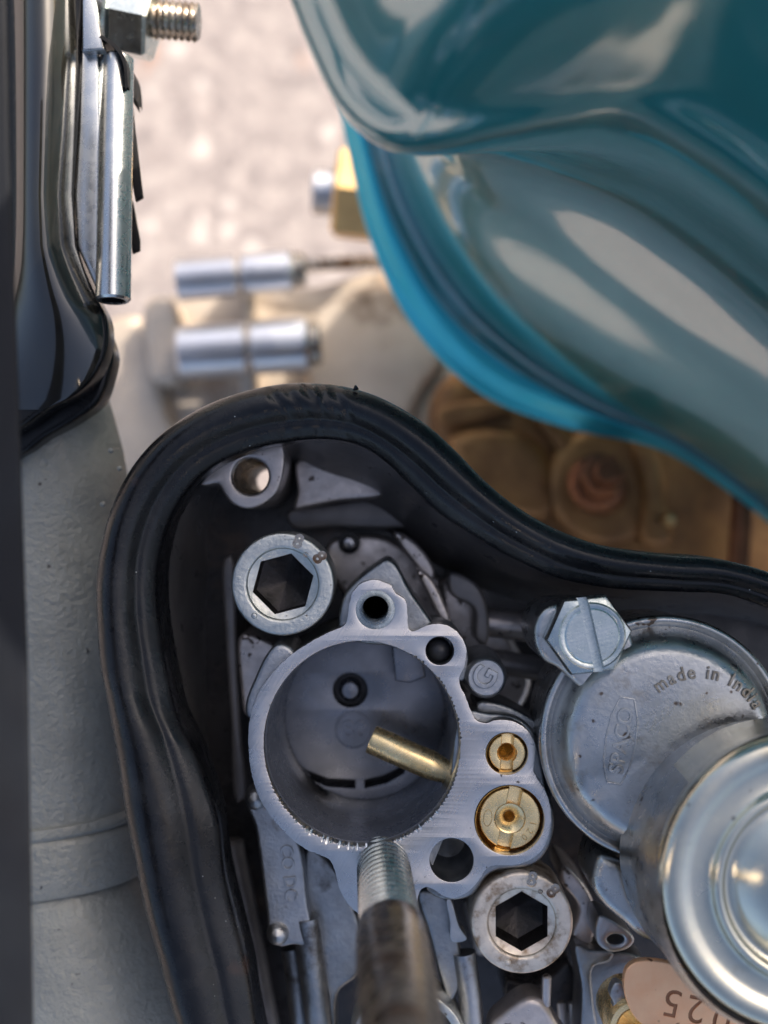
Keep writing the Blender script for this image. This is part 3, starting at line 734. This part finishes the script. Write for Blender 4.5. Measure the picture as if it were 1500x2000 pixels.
mesh('choke_rod', *tube_data([W(906, 1860, -.95), W(916, 1930, -.95), W(930, 2080, -.95)], [.16, .16, .16], 24), M['cast'], ca)
web('corner_rib', [(1125, 1845), (1150, 1856), (1200, 1862), (1190, 1880), (1160, 1890), (1160, 1960), (1175, 2080), (1140, 2080), (1136, 1930)], -.9, .8, 'castdark', .05)
web('corner_fin', [(1150, 1890), (1215, 1860), (1260, 1880), (1220, 1910), (1186, 1990), (1180, 2060), (1160, 2060)], -1.5, .6, 'castdark', .05)
for x0 in (1096, 1118):
    mesh('pipe_stub', *rod_data(W(x0, 1955, -1.9), W(x0 + 14, 2120, -1.9), WS(9, -1.9), segs=16, bev=.02), M['boxcast'], ca)
# seat ring round the foot of the stud bolt at the bottom edge
c = W(797, 2050, -.45)
prism('stud_collar', circ(c, WS(118), 72), [circ(c, WS(100), 72)], -1.2, -.45, M['zinc'], ca, .02, 2)
web('round_knob', [(958, 2010), (985, 1980), (1030, 1950), (1060, 1955), (1090, 2000), (1120, 2060), (1040, 2120), (960, 2090)], -.75, .6, 'boxcast', .1)
mesh('knob_spoke', *rod_data(W(1068, 1905, -.8), W(1066, 1965, -.85), WS(10), segs=12, bev=.02), M['boxcast'], ca)

# --- float chamber cover
cv = thing('float_chamber_cover', W(1300, 1450, 0), 'round grey alloy cover with raised lettering, bolted to the right of the carburettor', 'cover')
cc = W(1300, 1447, .4)
zt = .62
def cov(r): return WS(r, .4)
prof = [(cov(238), -1.2), (cov(240), .05), (cov(243), .08), (cov(244), .24), (cov(241), .29), (cov(236), .31), (cov(230), .30), (cov(226), .26), (cov(222), .25), (cov(216), .29), (cov(206), .42), (cov(196), .53), (cov(184), .60), (cov(170), zt), (cov(80), zt + .005), (0, zt + .005)]
cover = lathe('cover_shell', prof, (cc.x, cc.y, 0), M['cover'], cv, 128, 50)
# hammered dent on the left slope
for vv in cover.data.vertices:
    p = vv.co + WORLD[cover.name]
    d = (p - W(1150, 1530, .5)); d.z = 0
    if p.z > .2: vv.co.z -= .05 * math.exp(-((d.x / .12) ** 2 + (d.y / .32) ** 2))
# maker's frame and lettering on the flat
txt = place(text_mesh('SPACO', .26, .012, .004), W(1214, 1447, zt + .012), R(81), 1.02, 1.0)
fr = [(-.55, -.09), (-.3, -.175), (0, -.2), (.3, -.175), (.55, -.09), (.55, .09), (.3, .175), (0, .2), (-.3, .175), (-.55, .09)]
fri = [(x * .965, y * .9) for x, y in fr]
frm = place(prism_mesh(fr, [fri], 0, .018, .004, 1), W(1212, 1447, zt), R(81))
link('maker_lettering', merge_meshes([txt, frm]), M['cover'], cover)
ms = []
word = 'made in India'
ac = W(1366, 1446, zt); ar = WS(133, zt)
adv = {'m': 1.25, ' ': .75, 'i': .5, 'I': .55}
tot = sum(adv.get(ch, .95) for ch in word)
th0, th1 = R(131), R(28)
pos = 0
for ch in word:
    wd = adv.get(ch, .95); mid = pos + wd / 2; pos += wd
    if ch == ' ': continue
    t = th0 + (th1 - th0) * mid / tot
    ms.append(place(text_mesh(ch, .24, .012, .004), (ac.x + ar * math.cos(t), ac.y + ar * math.sin(t), zt + .014), t - PI / 2, .9, 1))
link('origin_lettering', merge_meshes(ms), M['dirtyletter'], cover)
# screw ear
ear = pxs([(1046, 1262), (1043, 1228), (1056, 1196), (1082, 1180), (1130, 1176), (1180, 1182), (1222, 1218), (1240, 1262), (1222, 1290), (1185, 1300), (1160, 1345), (1145, 1354), (1130, 1342), (1090, 1306), (1062, 1290)], .5)
prism('screw_ear', spline([(*p, 0) for p in ear], 80, True), [], -1.0, .5, M['cover'], cv, .09, 5, 40)
prism('lower_ear', spline(pxs([(1172, 1672), (1200, 1676), (1238, 1692), (1262, 1728), (1284, 1785), (1316, 1828), (1290, 1842), (1255, 1834), (1215, 1800), (1180, 1770), (1158, 1735), (1160, 1700)], .3), 80, True), [], -1.0, .32, M['cover'], cv, .15, 6, 60)
prism('lower_lug', spline(pxs([(1170, 1790), (1200, 1800), (1240, 1835), (1230, 1852), (1190, 1860), (1166, 1840)], -.5), 50, True), [circ(W(1203, 1836, -.5), WS(14), 24, 1.2, .7)], -1.2, -.5, M['cast'], cv, .05, 3)
# filter neck and cap
nc = W(1482, 1672, .62)
V = []
np_ = [(1.74, .45), (1.70, .66), (1.685, .8), (1.68, 2.0), (1.6, 2.2)]
lathe('filter_neck', np_, (nc.x + .03, nc.y - .0, 0), M['cover'], cv, 128)
fc = thing('filter_cap', W(1583, 1724, 2.3), 'shiny zinc domed round cap with stepped rings at the lower right', 'cap')
zc = 2.15
k = (H - zc) / H / 150
cpr = [(290, -.30), (296, -.22), (298, -.10), (296, 0), (288, .07), (276, .105), (262, .11), (250, .085), (240, .05), (232, .04), (215, .045), (203, .05), (198, .07), (194, .12), (188, .15), (181, .15), (176, .12), (172, .04), (166, .02), (158, .03), (148, .08), (132, .17), (108, .26), (80, .33), (45, .37), (0, .385)]
c = W(1583, 1724, zc)
lathe('cap_shell', [(a * k, zc + b) for a, b in cpr], (c.x, c.y, 0), M['cap'], fc, 160, 60)
lathe('cap_skirt', [(1.66, zc - 1.2), (1.66, zc - .2)], (c.x, c.y, 0), M['cap'], fc, 96)

# --- slotted hex screw on the ear
hs = thing('slotted_hex_screw', W(1150, 1242, .5), 'bright zinc hex screw with a straight slot, on the ear of the round cover', 'screw')
zs = .92
c = W(1152, 1242, zs)
hr = WS(86, zs)
hexp = [(hr * math.cos(R(a)), hr * math.sin(R(a))) for a in range(6, 366, 60)]
me = prism_mesh(hexp, [], .48, zs - .02, .085, 1); me.transform(Matrix.Translation((c.x, c.y, 0)))
hd = link('hex_head', me, M['zincblue'], hs, 30)
cut = prism_mesh([(-.7, -.062), (.7, -.062), (.7, .062), (-.7, .062)], [], zs - .14, zs + .3, .002)
place(cut, (c.x + .02, c.y, 0), R(-77))
carve(hd, cut)
tp = lathe('top_disc', [(WS(62), zs - .06), (WS(62), zs - .005), (WS(59), zs + .015), (WS(54), zs + .015), (WS(51), zs + .004), (WS(48), zs + .018), (0, zs + .018)], (c.x + .03, c.y, 0), M['zincblue'], hs, 64)
bm = bmesh.new(); bm.from_mesh(tp.data); es = [e for e in bm.edges if e.is_boundary]; bmesh.ops.holes_fill(bm, edges=es); bmesh.ops.remove_doubles(bm, verts=bm.verts, dist=5e-4); bm.to_mesh(tp.data); bm.free()
cut = prism_mesh([(-.7, -.062), (.7, -.062), (.7, .062), (-.7, .062)], [], zs - .14, zs + .3, .002)
place(cut, (c.x + .02, c.y, 0), R(-77))
carve(tp, cut)
lathe('shank', [(.28, -1.4), (.28, .5)], (c.x, c.y, 0), M['zincblue'], hs, 24)

# --- socket head bolts
def socket_bolt(px, py, rpx, ztop, hexa, hexr, mat, label, mk, dot):
    c = W(px, py, ztop); r = WS(rpx, ztop); hr = WS(hexr, ztop)
    t = thing('socket_head_bolt', (c.x, c.y, ztop - 1.0), label, 'bolt', 'socket head bolts holding the carburettor')
    hx = [(c.x + hr * math.cos(R(a)), c.y + hr * math.sin(R(a))) for a in range(hexa, hexa + 360, 60)]
    hx2 = []
    for i in range(6):
        for q in range(4): hx2.append(tuple(np.array(hx[i]) * (1 - q / 4) + np.array(hx[(i + 1) % 6]) * q / 4))
    inner = circ(c, hr * 1.13, 64)
    head = prism('head', circ(c, r, 96), [inner], ztop - .95, ztop, M[mat], t, .05, 4)
    # countersunk lip down to the hexagon
    n = 72
    V = []
    for i in range(n):
        a = 2 * PI * i / n
        q = (math.degrees(a) - hexa) % 60 - 30
        rh = hr * math.cos(R(30)) / math.cos(R(q))
        for rr, z in ((hr * 1.135 + .045, ztop - .012), (hr * 1.12, ztop - .05), (rh * 1.01, ztop - .075)):
            V.append((c.x + rr * math.cos(a), c.y + rr * math.sin(a), z))
    F = []
    for i in range(n):
        j = (i + 1) % n
        for q in range(2): F.append((i * 3 + q, j * 3 + q, j * 3 + q + 1, i * 3 + q + 1))
    mesh('socket_lip', V, F, M[mat], head, 40)
    V = []
    for i in range(n):
        a = 2 * PI * i / n
        q = (math.degrees(a) - hexa) % 60 - 30
        rh = hr * math.cos(R(30)) / math.cos(R(q))
        for rr, z in ((rh * 1.01, ztop - .07), (rh, ztop - .55), (hr * .55, ztop - .62), (0.001, ztop - .68)):
            V.append((c.x + rr * math.cos(a), c.y + rr * math.sin(a), z))
    F = []
    for i in range(n):
        j = (i + 1) % n
        for q in range(3): F.append((i * 4 + q, j * 4 + q, j * 4 + q + 1, i * 4 + q + 1))
    mesh('hex_socket', V, F, M['socket'], head, 25)
    lathe('shank', [(r * .6, ztop - 3), (r * .6, ztop - .95)], (c.x, c.y, 0), M[mat], t, 32)
    ms = []
    for ch, an in mk:
        tt = R(an); rr = (r + hr * 1.13) / 2 + .02
        ms.append(place(text_mesh(ch, .25 if ch != '.' else .4, .03, 0, .012), (c.x + rr * math.cos(tt), c.y + rr * math.sin(tt), ztop - .005), tt - PI / 2))
    carve(head, merge_meshes([m.copy() for m in ms]))
    for m in ms: m.transform(Matrix.Translation((0, 0, -.052)))
    link('stamped_grade', merge_meshes(ms), M['steel'], head)
    tt = R(dot)
    lathe('dimple', [(0, ztop + .02), (.03, ztop + .014), (.05, ztop - .01)], (c.x + r * .82 * math.cos(tt), c.y + r * .82 * math.sin(tt), 0), M[mat], head, 20)
    for m in ms: bpy.data.meshes.remove(m)
socket_bolt(552, 1141, 101, -.12, 15, 61, 'zinc', 'grey zinc socket head bolt stamped 8.8 beside the upper lug, clean dark hexagon', [('8', 70), ('.', 52), ('8', 36)], 228)
socket_bolt(1020, 1803, 100, -.15, 30, 58, 'zincwarm', 'worn brown-stained socket head bolt below the brass main jet', [('8', 77), ('.', 60), ('8', 46)], 250)

# --- long stud bolt
a = Vector((-.02, -4.62, -.4)); b = Vector((.215, -4.60, 6.8))
d = (b - a).normalized()
def at(z): return a + d * ((z - a.z) / d.z)
st = thing('long_stud', at(0), 'long stud rising from the carburettor face, bright thread then oily brown shank', 'stud')
v, f = thread_data(at(-.3), at(2.45), .35, .19, .062, 64, 14, False); mesh('thread', v, f, M['thread'], st, 60)
v, f = lathe_data([(0, 0), (.30, 0), (.36, .06), (.385, .14), (.39, .5), (.392, 4.2), (0, 4.2)], at(2.42), 48, axis=d); mesh('shank', v, f, M['steel'], st, 40)

# --- stamped copper plate and its brass nut
cpz = .55
pl = thing('copper_plate', W(1350, 1960, cpz), 'pinkish copper plate stamped with upside-down digits, under the domed cap', 'plate')
pout = spline(pxs([(1219, 1915), (1224, 1893), (1240, 1880), (1268, 1876), (1310, 1882), (1360, 1898), (1430, 1928), (1520, 1970), (1600, 2010), (1600, 2120), (1460, 2110), (1340, 2050), (1270, 2012), (1238, 1985), (1223, 1950)], cpz), 90, True)
plate = prism('plate', pout, [], cpz - .14, cpz, M['copper'], pl, .02, 3)
ms = []
for ch, x, y in (('5', 1313, 1957), ('2', 1360, 1969), ('0', 1410, 1990)):
    ms.append(place(text_mesh(ch, .50, .03), W(x, y, cpz), R(180 - 12)))
carve(plate, merge_meshes(ms))
ms2 = [m.copy() for m in ms]
for m in ms2: m.transform(Matrix.Translation((0, 0, -.045)))
link('stamped_digits', merge_meshes(ms2), M['copperdark'], plate)
bn = thing('brass_bush', W(1236, 2000, .3), 'round brass bush partly under the copper plate at the bottom edge', 'bush')
c = W(1245, 2010, .3)
lathe('bush', [(.38, -.6), (.38, .25), (.35, .3), (.28, .3), (.25, .27), (.25, -.4), (0, -.4)], (c.x, c.y, 0), M['brass'], bn, 48)
lt = prism('lock_tab', spline(pxs([(1192, 1945), (1202, 1920), (1215, 1922), (1226, 1945), (1212, 1960), (1205, 1985), (1206, 2060), (1186, 2060), (1190, 1985), (1199, 1960)], .2), 60, True), [], .0, .2, M['cast'], None, .03, 3)
tag(lt, 'rough grey lock tab left of the brass bush', 'tab')

# ------------------------------------------------------------------ teal cowl
cw = thing('engine_cowl', W(1000, 700, -6), 'glossy teal scooter cowl with a rolled bright lower lip', 'cowl')
ROWS = [
 (-8.3, [(600, -120), (640, 60), (664, 200), (684, 300), (727, 470), (812, 642), (940, 766), (1100, 832), (1290, 878), (1440, 972), (1580, 1090), (1800, 1300)]),
 (-8.15, [(598, -120), (638, 60), (662, 200), (681, 300), (724, 470), (809, 642), (939, 768), (1100, 834), (1290, 879), (1440, 973), (1580, 1090), (1800, 1300)]),
 (-8.0, [(606, -120), (646, 60), (670, 200), (692, 300), (736, 462), (822, 628), (950, 750), (1112, 820), (1295, 873), (1444, 969), (1582, 1088), (1802, 1298)]),
 (-7.7, [(640, -120), (676, 60), (698, 200), (716, 300), (765, 452), (856, 606), (980, 718), (1130, 798), (1306, 866), (1450, 963), (1586, 1084), (1806, 1294)]),
 (-7.9, [(665, -120), (700, 60), (720, 200), (738, 300), (790, 446), (884, 596), (1008, 706), (1146, 790), (1314, 862), (1455, 960), (1590, 1082), (1808, 1290)]),
 (-7.8, [(690, -120), (722, 60), (742, 200), (758, 300), (812, 440), (906, 584), (1030, 696), (1165, 782), (1325, 858), (1462, 956), (1594, 1078), (1812, 1286)]),
 (-6.9, [(715, -120), (742, 60), (760, 200), (776, 300), (836, 440), (930, 580), (1056, 696), (1190, 784), (1340, 862), (1470, 955), (1600, 1074), (1820, 1280)]),
 (-5.2, [(735, -130), (765, 40), (785, 180), (805, 285), (880, 420), (985, 550), (1110, 660), (1240, 750), (1385, 835), (1510, 925), (1640, 1040), (1860, 1240)]),
 (-3.5, [(760, -160), (790, 0), (820, 150), (850, 270), (940, 365), (1060, 450), (1185, 545), (1320, 645), (1460, 745), (1590, 850), (1730, 960), (1940, 1160)]),
 (-1.4, [(700, -200), (730, -20), (780, 160), (860, 255), (960, 275), (1080, 310), (1220, 370), (1370, 470), (1520, 590), (1670, 710), (1810, 830), (2040, 1040)]),
 (2.9, [(500, -300), (572, 0), (618, 125), (680, 238), (765, 297), (870, 302), (980, 286), (1100, 268), (1240, 262), (1370, 330), (1500, 425), (1720, 590), (1950, 760), (2250, 980)]),
]
FAR = (10.2, [(2000, -2900), (2130, -2300), (2220, -1900), (2300, -1650), (2360, -1530), (2420, -1460), (2450, -1420), (2600, -1400), (2800, -1380), (3050, -1300), (3300, -1150), (3650, -900), (4000, -600), (4500, -200)])
NU = 140
def ext(p, k=1.6): return p + [tuple(p[-1][i] + k * (p[-1][i] - p[-2][i]) for i in (0, 1))]
G0 = [spline([W(x, y, z) for x, y in ext(pts)], NU) for z, pts in ROWS]
E_, F_ = G0[-1], spline([W(x, y, FAR[0]) for x, y in ext(FAR[1])], NU)
for t in (.06, .15, .3, .5, .75, 1.0):
    q = E_ + (F_ - E_) * t
    q[:, 2] = E_[:, 2] + (F_[:, 2] - E_[:, 2]) * (1 - (1 - t) ** 3.0)
    G0.append(q)
for dz in (-4, -18, -36):       # unseen far side of the cowl, drawn down to block the sun
    q = F_.copy(); q[:, 2] += dz; G0.append(q)
G0 = np.array(G0)
NV = 150
G = np.zeros((NV, NU, 3))
def cr(P, n):
    m = len(P); out = []
    for u in np.linspace(0, m - 1 - 1e-9, n):
        i = int(u); t = u - i
        p1, p2 = P[i], P[i + 1]
        p0 = P[i - 1] if i else 2 * p1 - p2
        p3 = P[i + 2] if i + 2 < m else 2 * p2 - p1
        out.append(.5 * ((2 * p1) + (-p0 + p2) * t + (2 * p0 - 5 * p1 + 4 * p2 - p3) * t * t + (-p0 + 3 * p1 - 3 * p2 + p3) * t ** 3))
    return np.array(out)
for j in range(NU): G[:, j] = cr(G0[:, j], NV)
def loft(name, G, mat, parent):
    return mesh(name, G.reshape(-1, 3), grid_faces(G.shape[0], G.shape[1]), mat, parent, 80)
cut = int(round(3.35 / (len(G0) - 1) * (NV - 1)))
loft('lip', G[:cut + 1], M['teallip_lit'], cw)
loft('panel', G[cut:], M['teal'], cw)
